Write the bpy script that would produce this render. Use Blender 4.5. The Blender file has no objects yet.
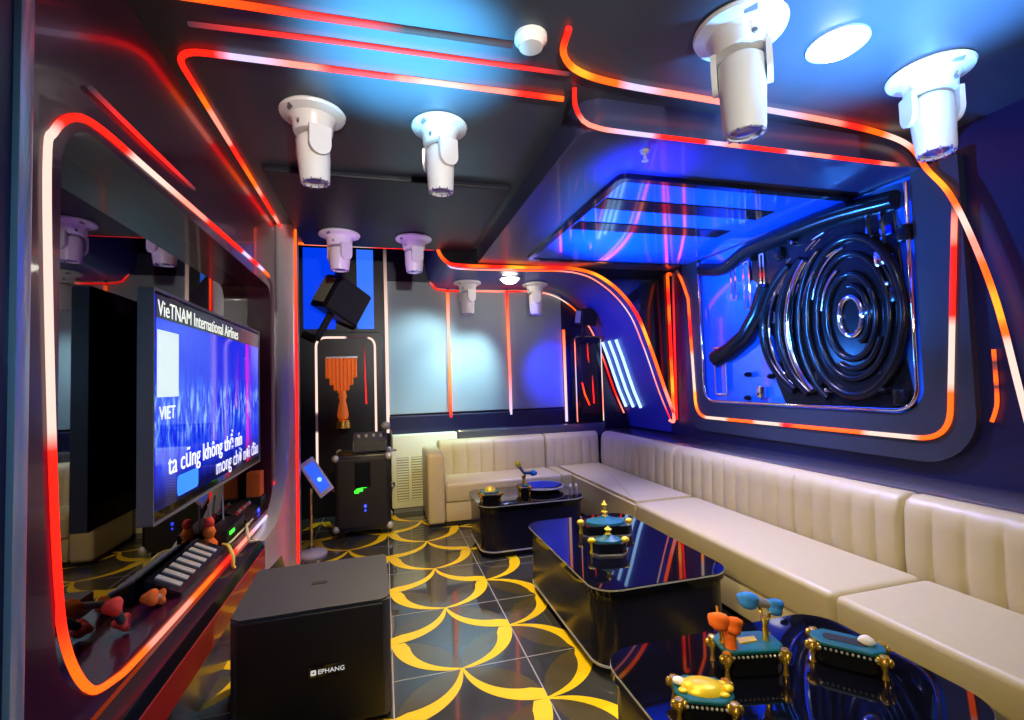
import bpy, bmesh, math, random
from mathutils import Vector, Matrix, Euler
random.seed(7)
SC = bpy.context.scene
COL = SC.collection
PI = math.pi

# ------------------------------------------------------------------ materials
def mat(name, base=(.5,.5,.5), rough=.5, metal=0., coat=0., emit=None, estr=0., spec=.5, noise=None, bump=None):
    m = bpy.data.materials.new(name); m.use_nodes = True
    nt = m.node_tree; b = nt.nodes['Principled BSDF']
    b.inputs['Base Color'].default_value = (*base, 1)
    b.inputs['Roughness'].default_value = rough
    b.inputs['Metallic'].default_value = metal
    b.inputs['Coat Weight'].default_value = coat
    b.inputs['Coat Roughness'].default_value = .04
    b.inputs['Specular IOR Level'].default_value = spec
    if emit:
        b.inputs['Emission Color'].default_value = (*emit, 1)
        b.inputs['Emission Strength'].default_value = estr
    if noise or bump:
        tc = nt.nodes.new('ShaderNodeTexCoord')
        n = nt.nodes.new('ShaderNodeTexNoise'); n.inputs['Scale'].default_value = (noise or bump)[0]
        n.inputs['Detail'].default_value = 4
        nt.links.new(tc.outputs['Object'], n.inputs['Vector'])
        if noise:
            mx = nt.nodes.new('ShaderNodeMix'); mx.data_type = 'RGBA'
            k = noise[1]
            mx.inputs['A'].default_value = (*[c*(1-k) for c in base], 1)
            mx.inputs['B'].default_value = (*[min(1, c*(1+k)) for c in base], 1)
            nt.links.new(n.outputs['Fac'], mx.inputs['Factor'])
            nt.links.new(mx.outputs['Result'], b.inputs['Base Color'])
        if bump:
            bp = nt.nodes.new('ShaderNodeBump'); bp.inputs['Strength'].default_value = bump[1]
            bp.inputs['Distance'].default_value = .004
            nt.links.new(n.outputs['Fac'], bp.inputs['Height'])
            nt.links.new(bp.outputs['Normal'], b.inputs['Normal'])
    return m

def led_material():
    m = bpy.data.materials.new('led_light'); m.use_nodes = True
    nt = m.node_tree; b = nt.nodes['Principled BSDF']
    a = nt.nodes.new('ShaderNodeAttribute'); a.attribute_name = 'glow'
    b.inputs['Base Color'].default_value = (.01,.01,.01,1); b.inputs['Roughness'].default_value = .8; b.inputs['Specular IOR Level'].default_value = .1
    nt.links.new(a.outputs['Color'], b.inputs['Emission Color'])
    b.inputs['Emission Strength'].default_value = 2.5
    return m

M = {}
M['led'] = led_material()
M['black_gloss'] = mat('black_gloss', (.006,.007,.012), .12, coat=.3)
M['black_satin'] = mat('black_satin', (.006,.0065,.010), .38, noise=(9,.25))
M['ceiling'] = mat('ceiling_paint', (.04,.05,.07), .32, noise=(3,.2))
M['soffit'] = mat('soffit_paint', (.035,.045,.11), .3, coat=.2)
M['tray'] = mat('ceiling_tray', (.010,.011,.022), .45, spec=.3)
M['wall_dark'] = mat('dark_wall', (.022,.018,.035), .3, noise=(4,.25))
M['wall_navy'] = mat('navy_wall', (.005,.006,.04), .4, noise=(5,.2))
M['frame_grey'] = mat('slate_frame', (.028,.034,.05), .35, noise=(6,.15))
M['lip_reflection'] = mat('lip_red_reflection', (.42,.025,.02), .22, coat=.5)  # red LED reflection on the lip, put in as base colour
M['silver'] = mat('silver_trim', (.55,.56,.60), .28, metal=.35)
M['chrome'] = mat('chrome', (.8,.82,.86), .07, metal=1)
M['mirror'] = mat('smoked_mirror', (.20,.19,.20), .015, metal=1)
M['blue_mirror'] = mat('blue_mirror', (.02,.11,.95), .22, metal=1)
M['beam_blue_glass'] = mat('beam_blue_glass', (.014,.13,.75), .1, coat=1)  # blue reflected from the beams is put into the base colour
M['panel_grey'] = mat('grey_wall_panel', (.27,.34,.38), .55, noise=(2.5,.08))
M['table_body'] = mat('table_lacquer', (.008,.008,.02), .22, spec=.3)
M['slab_red_lit'] = mat('slab_led_maroon', (.07,.010,.032), .26, coat=.3)  # maroon cast by the red LEDs is put into the base colour
M['mural_black'] = mat('mural_black', (.006,.007,.010), .2, spec=.28)
M['ledge'] = mat('glossy_ledge', (.085,.085,.10), .13, coat=.6)
M['cove'] = mat('cove_blue_lit', (.045,.06,.30), .4)  # blue light falling on the cove is part of this base colour
M['leather'] = mat('cream_leather', (.54,.46,.235), .42, noise=(14,.05), bump=(60,.25))
M['leather_dark'] = mat('seam_leather', (.22,.18,.12), .6)
M['white_plastic'] = mat('white_plastic', (.78,.76,.72), .32)
M['white_matte'] = mat('white_matte', (.76,.79,.60), .5)
M['grey_plastic'] = mat('grey_plastic', (.18,.18,.2), .4)
M['lens'] = mat('purple_lens', (.18,.12,.4), .08, coat=1)
M['speaker'] = mat('speaker_black', (.009,.009,.010), .55, bump=(220,.5))
M['speaker_top'] = mat('speaker_paint', (.04,.045,.055), .48, bump=(220,.5))
M['rubber'] = mat('rubber', (.01,.01,.01), .7)
M['glass_top'] = mat('black_glass', (.003,.003,.006), .03, spec=.6)
M['teal'] = mat('teal_velvet', (.0,.11,.155), .45, noise=(40,.2))
M['gold'] = mat('gold', (.95,.62,.09), .24, metal=.85)
M['gold_paint'] = mat('gold_paint', (.85,.62,.03), .32, metal=.25)
M['orange_foam'] = mat('orange_foam', (.95,.16,.015), .8, noise=(90,.2))
M['blue_foam'] = mat('blue_foam', (.03,.24,.85), .8, noise=(90,.2))
M['red_foam'] = mat('red_foam', (.85,.05,.03), .7)
M['tissue'] = mat('tissue_paper', (.85,.82,.85), .8)
M['orange_hose'] = mat('orange_hose', (.95,.22,.03), .5, emit=(1,.16,.01), estr=.22)  # the hose is no lamp; a weak orange glow is added
M['olive'] = mat('olive_grey', (.28,.27,.2), .45)
M['cable_white'] = mat('pale_cable', (.7,.66,.5), .5)
M['cable_yellow'] = mat('yellow_cable', (.75,.6,.1), .5)
M['gold_tile'] = mat('gold_inlay', (.92,.62,.012), .25)
M['tile'] = mat('charcoal_tile', (.045,.047,.05), .06, coat=.4, noise=(2.2,.5))
M['petal'] = mat('bronze_petal_tile', (.085,.068,.03), .12, coat=.4, noise=(3,.4))
M['grout'] = mat('pale_grout', (.33,.31,.28), .5)
M['lamp_on'] = mat('lamp_on', (1,1,1), .3, emit=(1,.95,.8), estr=26)
M['panel_blue'] = mat('lit_blue_panel', (.01,.05,.3), .15, emit=(.0,.05,1), estr=.85)
M['panel_sky'] = mat('lit_sky_panel', (.05,.15,.4), .15, emit=(.03,.17,1), estr=.95)
M['led_green'] = mat('green_indicator', (.1,.8,.1), .4, emit=(.02,1,.02), estr=2.4)
M['led_blue'] = mat('blue_indicator', (.1,.1,.9), .4, emit=(.02,.05,1), estr=3)
M['text_white'] = mat('white_lettering', (.9,.9,.9), .5, emit=(1,1,1), estr=.5)
M['text_screen'] = mat('screen_lettering', (.9,.9,.9), .5, emit=(.95,1,.8), estr=1.0)
M['text_lilac'] = mat('screen_lettering_lilac', (.9,.9,.9), .5, emit=(.62,.66,1), estr=1.0)
M['screen_card'] = mat('screen_card', (.8,.85,.8), .4, emit=(.72,.86,.78), estr=.85)
M['screen_blue_card'] = mat('screen_cyan_card', (.05,.3,.9), .4, emit=(.02,.25,1), estr=.9)
M['screen_band'] = mat('screen_band', (.02,.02,.03), .2, emit=(.01,.015,.03), estr=.6)
M['tablet_screen'] = mat('tablet_screen', (.05,.1,.5), .1, emit=(.03,.13,.85), estr=.9)
M['tablet_glow'] = mat('tablet_icon', (.5,.9,1), .1, emit=(.45,.9,1), estr=.9)

def screen_material():
    m = bpy.data.materials.new('concert_screen'); m.use_nodes = True
    nt = m.node_tree; N = nt.nodes; L = nt.links; b = N['Principled BSDF']
    tc = N.new('ShaderNodeTexCoord')
    mp = N.new('ShaderNodeMapping'); mp.inputs['Scale'].default_value = (1, 13, 3.2)
    mp.inputs['Rotation'].default_value = (.25, 0, 0)
    L.new(tc.outputs['Object'], mp.inputs['Vector'])
    n = N.new('ShaderNodeTexNoise'); n.inputs['Scale'].default_value = 2.4; n.inputs['Detail'].default_value = 6; n.inputs['Roughness'].default_value=.65
    L.new(mp.outputs['Vector'], n.inputs['Vector'])
    sx = N.new('ShaderNodeSeparateXYZ'); L.new(tc.outputs['Object'], sx.inputs['Vector'])
    hr = N.new('ShaderNodeValToRGB')                       # crowd band over height (object z: 0..0.8)
    mr = N.new('ShaderNodeMapRange'); mr.inputs['From Min'].default_value = -.40; mr.inputs['From Max'].default_value = .40
    L.new(sx.outputs['Z'], mr.inputs['Value']); L.new(mr.outputs['Result'], hr.inputs['Fac'])
    e = hr.color_ramp.elements
    e[0].position = 0; e[0].color = (.12,.12,.12,1); e[1].position = 1; e[1].color = (.0,.0,.0,1)
    for p, v in ((.16,.25),(.30,.55),(.46,.85),(.56,.6),(.66,.12)):
        q = e.new(p); q.color = (v,v,v,1)
    mu = N.new('ShaderNodeMath'); mu.operation = 'MULTIPLY'
    cr = N.new('ShaderNodeValToRGB'); c = cr.color_ramp.elements
    c[0].position = .42; c[0].color = (0,0,0,1); c[1].position = .60; c[1].color = (1,1,1,1)
    L.new(n.outputs['Fac'], cr.inputs['Fac'])
    L.new(cr.outputs['Color'], mu.inputs[0]); L.new(hr.outputs['Color'], mu.inputs[1])
    fr = N.new('ShaderNodeValToRGB'); f = fr.color_ramp.elements
    f[0].position = 0; f[0].color = (.0,.010,.80,1); f[1].position = 1; f[1].color = (.45,.75,1,1)
    q = f.new(.4); q.color = (.02,.09,.9,1)
    L.new(mu.outputs['Value'], fr.inputs['Fac'])
    dk = N.new('ShaderNodeValToRGB'); d = dk.color_ramp.elements
    d[0].position = .04; d[0].color = (.06,.06,.08,1); d[1].position = .2; d[1].color = (1,1,1,1)
    L.new(mr.outputs['Result'], dk.inputs['Fac'])
    mx = N.new('ShaderNodeMix'); mx.data_type = 'RGBA'; mx.blend_type = 'MULTIPLY'; mx.inputs['Factor'].default_value = 1
    L.new(fr.outputs['Color'], mx.inputs['A']); L.new(dk.outputs['Color'], mx.inputs['B'])
    b.inputs['Base Color'].default_value = (.01,.01,.02,1); b.inputs['Roughness'].default_value = .05
    L.new(mx.outputs['Result'], b.inputs['Emission Color']); b.inputs['Emission Strength'].default_value = 1.0
    return m
M['screen'] = screen_material()

# ------------------------------------------------------------------ mesh helpers
def obj(name, bm, m, parent=None, smooth=None, mats=None):
    me = bpy.data.meshes.new(name)
    bmesh.ops.recalc_face_normals(bm, faces=bm.faces)
    bm.to_mesh(me); bm.free()
    for x in (mats or [m]): me.materials.append(x)
    o = bpy.data.objects.new(name, me); COL.objects.link(o)
    if smooth is not None:
        for p in me.polygons: p.use_smooth = True
        me.set_sharp_from_angle(angle=math.radians(smooth))
    if parent: o.parent = parent
    return o
def thing(name, label, cat, loc=(0,0,0), rot=(0,0,0), group=None):
    o = bpy.data.objects.new(name, None); COL.objects.link(o)
    o.empty_display_size = .05
    o.location = loc; o.rotation_euler = rot
    return tag(o, label, cat, group)
def tag(o, label, cat, group=None):
    o['label'] = label; o['category'] = cat
    if group: o['group'] = group
    return o
def struct(o): o['kind'] = 'structure'; return o
def B(): return bmesh.new()
def box(bm, x0, x1, y0, y1, z0, z1, bev=0., seg=2, mtx=None):
    r = bmesh.ops.create_cube(bm, size=1)
    vs = r['verts']
    for v in vs:
        v.co = Vector(((x0+x1)/2+v.co.x*(x1-x0), (y0+y1)/2+v.co.y*(y1-y0), (z0+z1)/2+v.co.z*(z1-z0)))
    if bev:
        es = list({e for v in vs for e in v.link_edges})
        rr = bmesh.ops.bevel(bm, geom=es, offset=bev, segments=seg, affect='EDGES', profile=.5)
        vs = list({v for f in rr['faces'] for v in f.verts} | {v for v in vs if v.is_valid})
    if mtx is not None:
        for v in vs:
            if v.is_valid: v.co = mtx @ v.co
    return bm
def rrect(a0, a1, b0, b1, r, n=8):
    rs = r if isinstance(r, (tuple, list)) else (r,)*4      # corners: (a0,b0),(a1,b0),(a1,b1),(a0,b1)
    out = []
    for (cx, cy, t0), q in zip(((a0,b0,PI),(a1,b0,1.5*PI),(a1,b1,0),(a0,b1,.5*PI)), rs):
        sx = cx+q if cx == a0 else cx-q; sy = cy+q if cy == b0 else cy-q
        for i in range(n+1):
            t = t0+.5*PI*i/n
            out.append((sx+q*math.cos(t), sy+q*math.sin(t)))
    return out
AX = {'x': lambda a,b,d: Vector((d,a,b)), 'y': lambda a,b,d: Vector((a,d,b)), 'z': lambda a,b,d: Vector((a,b,d))}
def prism(bm, pts, axis, d0, d1, side_mat=0, cap0=0, cap1=0):
    f = AX[axis]
    A = [bm.verts.new(f(a,b,d0)) for a,b in pts]; C = [bm.verts.new(f(a,b,d1)) for a,b in pts]
    n = len(pts)
    for i in range(n):
        q = bm.faces.new((A[i],A[(i+1)%n],C[(i+1)%n],C[i])); q.material_index = side_mat
    c = bm.faces.new(A); c.material_index = cap0
    c = bm.faces.new(C[::-1]); c.material_index = cap1
    return bm
def ringprism(bm, P, Q, axis, d0, d1):
    """solid between outer loop P and inner loop Q (same point count)"""
    f = AX[axis]; n = len(P)
    v = [[bm.verts.new(f(a,b,d)) for a,b in L] for d in (d0,d1) for L in (P,Q)]
    for i in range(n):
        j = (i+1)%n
        for a, b in ((0,1),(1,3),(3,2),(2,0)):
            bm.faces.new((v[a][i],v[a][j],v[b][j],v[b][i]))
    return bm
def lathe(bm, prof, seg=24, mtx=None):
    rings = []
    for r, z in prof:
        if r < 1e-5: rings.append([bm.verts.new((0,0,z))])
        else: rings.append([bm.verts.new((r*math.cos(2*PI*k/seg), r*math.sin(2*PI*k/seg), z)) for k in range(seg)])
    for A, C in zip(rings, rings[1:]):
        if len(A) == 1 and len(C) == 1: continue
        for k in range(seg):
            j = (k+1)%seg
            if len(A) == 1: bm.faces.new((A[0],C[j],C[k]))
            elif len(C) == 1: bm.faces.new((A[k],A[j],C[0]))
            else: bm.faces.new((A[k],A[j],C[j],C[k]))
    for Rg in (rings[0], rings[-1]):
        if len(Rg) > 2: bm.faces.new(Rg)
    if mtx is not None:
        for Rg in rings:
            for v in Rg: v.co = mtx @ v.co
    return bm
def lobed(bm, k=.22, n=3):
    for v in bm.verts:
        a = math.atan2(v.co.y, v.co.x); f = 1+k*math.cos(n*a); v.co.x *= f; v.co.y *= f
    return bm
def catmull(pts, step=.02, closed=False):
    P = [Vector(p) for p in pts]; n = len(P); out = []
    rng = range(n) if closed else range(n-1)
    for i in rng:
        p1, p2 = P[i], P[(i+1)%n]
        p0 = P[i-1] if (i > 0 or closed) else p1*2-p2
        p3 = P[(i+2)%n] if (i+2 < n or closed) else p2*2-p1
        k = max(2, int((p2-p1).length/step))
        for j in range(k):
            t = j/k
            out.append(.5*((2*p1)+(p2-p0)*t+(2*p0-5*p1+4*p2-p3)*t*t+(3*p1-p0-3*p2+p3)*t**3))
    if not closed: out.append(P[-1])
    return out
def fillet(pts, r, step=.03, closed=False, n=8):
    """polyline with rounded corners, resampled"""
    P = [Vector(p) for p in pts]; N = len(P); raw = []
    for i in range(N):
        if not closed and i in (0, N-1): raw.append(P[i]); continue
        a, b, c = P[i-1], P[i], P[(i+1)%N]
        u, w = (a-b), (c-b); rr = min(r, u.length*.49, w.length*.49)
        s, e = b+u.normalized()*rr, b+w.normalized()*rr
        for k in range(n+1):
            t = k/n; raw.append(s*(1-t)**2+b*2*t*(1-t)+e*t*t)
    if closed: raw.append(raw[0])
    out = []
    for a, b in zip(raw, raw[1:]):
        k = max(1, int((b-a).length/step))
        out += [a.lerp(b, j/k) for j in range(k)]
    if not closed: out.append(raw[-1])
    return out
def tube(bm, path, rad, seg=8, closed=False, caps=True):
    n = len(path); rings = []; T = []
    for i in range(n):
        a = path[i-1] if (i or closed) else path[0]; b = path[(i+1)%n] if (i < n-1 or closed) else path[-1]
        T.append((b-a).normalized())
    nrm = T[0].orthogonal().normalized()
    for i in range(n):
        nrm = (nrm - T[i]*nrm.dot(T[i]))
        if nrm.length < 1e-6: nrm = T[i].orthogonal()
        nrm.normalize(); bi = T[i].cross(nrm)
        r = rad(i/(n-1)) if callable(rad) else rad
        rings.append([bm.verts.new(path[i]+(nrm*math.cos(2*PI*k/seg)+bi*math.sin(2*PI*k/seg))*r) for k in range(seg)])
    pr = list(zip(rings, rings[1:]))+([(rings[-1], rings[0])] if closed else [])
    for A, C in pr:
        for k in range(seg):
            j = (k+1)%seg
            bm.faces.new((A[k],A[j],C[j],C[k]))
    if caps and not closed:
        bm.faces.new(rings[0]); bm.faces.new(rings[-1])
    return rings
def ell(bm, c, r, seg=16, rings=10, mtx=None):
    Mx = Matrix.Translation(c) @ (mtx or Matrix()) @ Matrix.Diagonal((*r, 1))
    bmesh.ops.create_uvsphere(bm, u_segments=seg, v_segments=rings, radius=1, matrix=Mx)
    return bm
def orient(p, d):
    """matrix placing local z along d at p"""
    return Matrix.Translation(p) @ Vector(d).to_track_quat('Z','Y').to_matrix().to_4x4()

# ------------------------------------------------------------------ LED strips
RED=(1,.010,.004); ORG=(1,.085,.004); YEL=(1,.25,.012); WHT=(.50,.34,.29); PNK=(.85,.17,.12); ICE=(.32,.58,1.0); OFF=(.03,.015,.02); LAV=(.36,.30,.48)
def led(label, path, stops, r=.016, closed=False, group=None):
    """one glowing strip; stops = [(fraction along it, colour), ...] as the running light stands"""
    r *= .8; bm = B(); rings = tube(bm, path, r, 8, closed)
    acc = [0]
    for a, b in zip(path, path[1:]): acc.append(acc[-1]+(b-a).length)
    tot = acc[-1]
    def colour(t):
        if t <= stops[0][0]: return stops[0][1]
        for (p, c), (q, d) in zip(stops, stops[1:]):
            if t <= q:
                k = (t-p)/max(q-p, 1e-6); k = min(1, max(0, (k-.25)*2)); k = k*k*(3-2*k)
                return tuple(c[i]*(1-k)+d[i]*k for i in range(3))
        return stops[-1][1]
    cols = []
    for i in range(len(path)): cols += [colour(acc[i]/tot)]*8
    bm.verts.index_update()
    o = obj('led_strip', bm, M['led'], smooth=60)
    at = o.data.color_attributes.new('glow', 'FLOAT_COLOR', 'POINT')
    for i, c in enumerate(cols): at.data[i].color = (*c, 1)
    return tag(o, label, 'led strip', group)
def V(*ps): return [Vector(p) for p in ps]

# ================================================================== FLOOR
bm = B()
def fface(pts, z, mi):
    f = bm.faces.new([bm.verts.new((x,y,z)) for x,y in pts]); f.material_index = mi
    f.normal_update()
    if f.normal.z < 0: f.normal_flip()
box(bm, -1.35,3.35,-1.7,5.8,-.05,0)
TL = .66; X0 = .02; Y0 = 2.39; R = TL/2
def crescent(cx, cy, a0, thin_first=True, tmax=.088):
    """gold crescent on one quarter of the ring from a0, a fine point at one end and blunt at the other"""
    o, i = [], []
    for k in range(21):
        s = k/20; a = a0+s*PI/2; q = s if thin_first else 1-s
        t = .008+tmax*(q**.8)*(1-max(0, q-.86)*2.2)
        o.append((cx+R*math.cos(a), cy+R*math.sin(a))); i.append((cx+(R-t)*math.cos(a), cy+(R-t)*math.sin(a)))
    for k in range(20): fface([o[k],o[k+1],i[k+1],i[k]], .0012, 1)
def lens(cx, cy, a0):
    o = [(cx+R*math.cos(a0+k/12*PI/2), cy+R*math.sin(a0+k/12*PI/2)) for k in range(13)]
    a, b = Vector(o[0]), Vector(o[-1]); u = (b-a).normalized()
    mir = []
    for p in o[1:-1][::-1]:
        w = Vector(p)-a; q = a+u*w.dot(u)*2-w; mir.append((q.x,q.y))
    fface(o+mir, .0006, 2)
for ky in range(-4, 6):
    for kx in range(-2, 6):
        cx = X0+kx*TL; cy = Y0+ky*TL
        for (ccx, ccy) in ((cx, cy), (cx+R, cy+R)):
            if not (-1.0 < ccx < 2.9 and -.9 < ccy < 5.4): continue
            on_line = abs(ccx-cx) < .01
            if ccx < .5 or (on_line and abs(ccx-X0-TL) < .01):
                # lower left quarter, then lower right: fine where the fans touch in mid tile
                crescent(ccx, ccy, PI, on_line); lens(ccx, ccy, PI)
            if ccx < .5:
                crescent(ccx, ccy, 1.5*PI, not on_line); lens(ccx, ccy, 1.5*PI)
            elif on_line:
                crescent(ccx, ccy, 1.5*PI, True); crescent(ccx, ccy, 0, False); lens(ccx, ccy, 0); lens(ccx, ccy, 1.5*PI)
for k in range(-2, 6):
    x = X0+k*TL; fface([(x-.003,-1.6),(x+.003,-1.6),(x+.003,5.6),(x-.003,5.6)], .0004, 3)
for k in range(-5, 6):
    y = Y0+k*TL; fface([(-1.2,y-.003),(3.1,y-.003),(3.1,y+.003),(-1.2,y+.003)], .0004, 3)
struct(obj('floor', bm, None, mats=[M['tile'],M['gold_tile'],M['petal'],M['grout']]))

# ================================================================== ROOM SHELL
bm = B(); box(bm, -1.35,3.35,-1.7,4.6,2.7,2.8); box(bm, -1.35,3.35,4.6,5.8,3.1,3.2); box(bm,-1.35,3.35,4.55,4.6,2.7,3.15)
struct(obj('ceiling', bm, M['ceiling']))
bm = B(); box(bm, -.66,.84,2.98,4.5,2.665,2.705,.01)
struct(obj('trim_1', bm, M['tray']))                                  # black tray in the left ceiling
bm = B(); prism(bm, rrect(.9,3.3,1.96,4.5,(.12,.01,.01,.01)), 'z', 2.55, 2.72)
struct(obj('trim_2', bm, M['soffit'], smooth=40))                       # dropped soffit on the right
bm = B(); box(bm, -1.35,3.35,5.65,5.8,0,3.15)
struct(obj('wall_back', bm, M['wall_navy']))
bm = B(); box(bm, -1.35,3.35,-1.8,-1.68,0,2.75)
struct(obj('wall_front', bm, M['wall_dark']))
bm = B(); box(bm, -1.35,-1.0,-1.7,5.7,0,3.15)
struct(obj('wall_left', bm, M['wall_dark']))
bm = B(); box(bm, 3.03,3.35,-1.7,4.6,0,2.75); box(bm, 3.12,3.35,4.55,5.7,0,3.1)
struct(obj('wall_right', bm, M['wall_navy']))
bm = B(); box(bm, -1.0,-.8,-1.68,1.31,0,2.7)
struct(obj('trim_3', bm, M['wall_navy']))
bm = B(); box(bm, -1.0,-.785,1.305,1.355,0,2.7,.012)
struct(obj('trim_4', bm, M['silver'], smooth=40))
# media wall slab round the mirror niche
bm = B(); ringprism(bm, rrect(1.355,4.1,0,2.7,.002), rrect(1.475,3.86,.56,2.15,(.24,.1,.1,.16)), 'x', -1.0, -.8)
struct(obj('trim_5', bm, M['slab_red_lit'], smooth=40))
# raised lower lip and the curved fillet into the column
bm = B()
lipprof = [(-.80,.50),(-.735,.475),(-.715,.44),(-.715,.31),(-.74,.28),(-.80,.27)]
prism(bm, lipprof, 'y', 1.36, 3.25)
struct(obj('trim_6', bm, M['black_gloss'], smooth=30))
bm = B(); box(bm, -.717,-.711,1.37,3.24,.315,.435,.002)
struct(obj('trim_16', bm, M['lip_reflection']))  # strip added to show the red LED reflection on the lip
bm = B(); arc = [(3.25,.475)]
for k in range(11):
    a = PI*1.5+k/10*PI/2; arc.append((3.45+.6*math.cos(a), 1.08+.6*math.sin(a)))
prism(bm, arc+[(4.06,2.0),(4.1,2.0),(4.1,0),(3.95,.0),(3.75,.22),(3.25,.28)], 'x', -.80, -.715)
struct(obj('trim_7', bm, M['silver'], smooth=40))
bm = B(); prism(bm, rrect(-.83,-.66,4.06,4.24,(.05,.02,.02,.02)), 'z', 0, 2.7)
struct(obj('trim_8', bm, M['silver'], smooth=40))
# header and curved cove over the back bay
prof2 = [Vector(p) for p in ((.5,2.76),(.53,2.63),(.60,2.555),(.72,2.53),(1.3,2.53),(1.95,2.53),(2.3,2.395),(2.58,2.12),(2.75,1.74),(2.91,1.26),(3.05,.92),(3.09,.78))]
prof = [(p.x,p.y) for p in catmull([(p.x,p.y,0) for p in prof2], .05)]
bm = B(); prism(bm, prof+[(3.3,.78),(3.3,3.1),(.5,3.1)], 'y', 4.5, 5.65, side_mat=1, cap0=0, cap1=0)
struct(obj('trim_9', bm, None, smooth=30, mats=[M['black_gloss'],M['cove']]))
# grey panels, wainscot and ledge on the back wall
bm = B()
for x0, x1 in ((.06,.745),(.775,1.475),(1.505,2.19)): box(bm, x0,x1,5.63,5.66,1.06,2.60,.006)
struct(obj('trim_10', bm, M['panel_grey']))
bm = B(); box(bm, .05,2.75,5.60,5.66,.0,1.04,.01)
struct(obj('trim_11', bm, M['wall_navy']))
bm = B(); box(bm, .80,2.65,5.42,5.60,.70,.86,.02)
struct(obj('trim_12', bm, M['ledge'], smooth=40))
# ledge behind the right-hand sofa
bm = B(); box(bm, 2.655,3.03,-1.6,5.40,.0,.775,.012)
struct(obj('trim_13', bm, M['ledge'], smooth=40))
# slate frame round the mural
bm = B(); ringprism(bm, rrect(1.78,4.22,.87,2.55,(.28,.22,.01,.01)), rrect(2.02,3.97,1.14,2.54,(.16,.14,.01,.01)), 'x', 2.985, 3.03)
struct(obj('trim_14', bm, M['frame_grey'], smooth=40))

# ================================================================== MIRRORS
t = tag(obj('wall_mirror', box(B(), -.985,-.955,1.69,3.99,.5,2.2,.004), M['mirror']), 'tall smoked wall mirror behind the wide television', 'mirror')
t = tag(obj('wall_mirror', box(B(), -.985,-.925,1.3,1.685,.5,2.2,.004), M['mirror']), 'narrow smoked mirror panel at the near end of the television niche', 'mirror')
t = thing('ceiling_mirror', 'blue mirrored ceiling panel in front of the wall mural', 'mirror', (2.2,3.3,2.55))
bm = B(); prism(bm, rrect(-.86,.80,-.90,.84,.03), 'z', -.022, -.012); obj('glass', bm, M['beam_blue_glass'], t)
bm = B(); ringprism(bm, rrect(-.90,.82,-.94,.88,.05), rrect(-.855,.795,-.895,.835,.03), 'z', -.03, 0); obj('frame', bm, M['black_gloss'], t, smooth=40)
bm = B()
for y in (-.55,-.12): box(bm, -.84,.45,y-.085,y+.085,-.028,-.018,.004)
obj('dark_band', bm, M['black_gloss'], t)

# ================================================================== MURAL
t = thing('wall_mural', 'glossy black mechanical relief on blue mirror in the rounded wall frame', 'wall art', (3.03,2.98,1.14))
def mx(y, z): return (y-2.98, z-1.14)
def MP(x, y, z): return Vector((x-3.03, y-2.98, z-1.14))
bm = B(); prism(bm, [mx(*p) for p in rrect(2.02,3.97,1.14,2.54,(.16,.14,.01,.01))], 'x', -.012, -.002)
obj('blue_backing', bm, M['beam_blue_glass'], t)
bm = B(); prism(bm, [mx(*p) for p in ((2.08,1.17),(3.02,1.17),(3.10,1.35),(3.0,1.6),(3.16,1.75),(3.12,2.05),(3.3,2.2),(3.28,2.44),(2.14,2.44),(2.10,1.9),(2.14,1.6))], 'x', -.03, -.011); bmesh.ops.bevel(bm, geom=list(bm.edges), offset=.004, segments=1, affect='EDGES'); obj('engine_plate', bm, M['mural_black'], t)
def ering(cy, cz, ry, rz, a0=0, a1=2*PI, n=40, x=2.97):
    return [MP(x, cy+ry*math.cos(a0+(a1-a0)*k/n), cz+rz*math.sin(a0+(a1-a0)*k/n)) for k in range(n+1)]
bm = B(); pts = [(q.y, q.z) for q in ering(2.42,1.76,.33,.52,n=48)][:-1]
prism(bm, pts, 'x', -.05, -.012); obj('wheel_disc', bm, M['mural_black'], t, smooth=40)
for ry, rz, r, m in ((.33,.52,.03,'mural_black'),(.25,.41,.02,'mural_black'),(.17,.28,.022,'mural_black'),(.08,.13,.018,'chrome')):
    bm = B(); p = ering(2.42,1.76,ry,rz,n=48,x=2.97)[:-1]; tube(bm, p, r, 8, True); obj('wheel_ring', bm, M[m], t, smooth=60)
for k, (ry, rz, a0, a1, r, m) in enumerate(((.29,.465,.35,1.5,.010,'chrome'),(.21,.345,.2,1.2,.012,'chrome'),(.29,.465,2.2,3.0,.012,'mural_black'),(.125,.20,1.6,4.2,.02,'mural_black'),(.21,.345,3.6,5.2,.02,'mural_black'))):
    bm = B(); tube(bm, ering(2.42,1.76,ry,rz,a0,a1,24,x=2.968), r, 8); obj('wheel_arc', bm, M[m], t, smooth=60)
for dy, rr, m, a in ((.40,.022,'mural_black',1.05),(.50,.030,'chrome',.9),(.58,.034,'mural_black',.95),(.68,.012,'chrome',.85),(.74,.036,'mural_black',.9)):
    bm = B(); tube(bm, ering(2.42,1.74,dy,.60,-a,a,30,x=2.965), rr, 8); obj('curved_pipe', bm, M[m], t, smooth=60)
bm = B(); tube(bm, V(MP(2.97,3.75,1.55),MP(2.97,3.55,1.62),MP(2.97,3.36,1.72),MP(2.97,3.2,1.9),MP(2.97,3.1,2.1)), .075, 10); obj('black_strut', bm, M['mural_black'], t, smooth=60)
bm = B(); tube(bm, catmull([MP(2.98,3.9,2.42),MP(2.98,3.6,2.36),MP(2.98,3.3,2.44),MP(2.98,2.9,2.46),MP(2.98,2.5,2.46),MP(2.98,2.1,2.42)], .05), .06, 10); obj('black_strut', bm, M['mural_black'], t, smooth=60)
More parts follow.
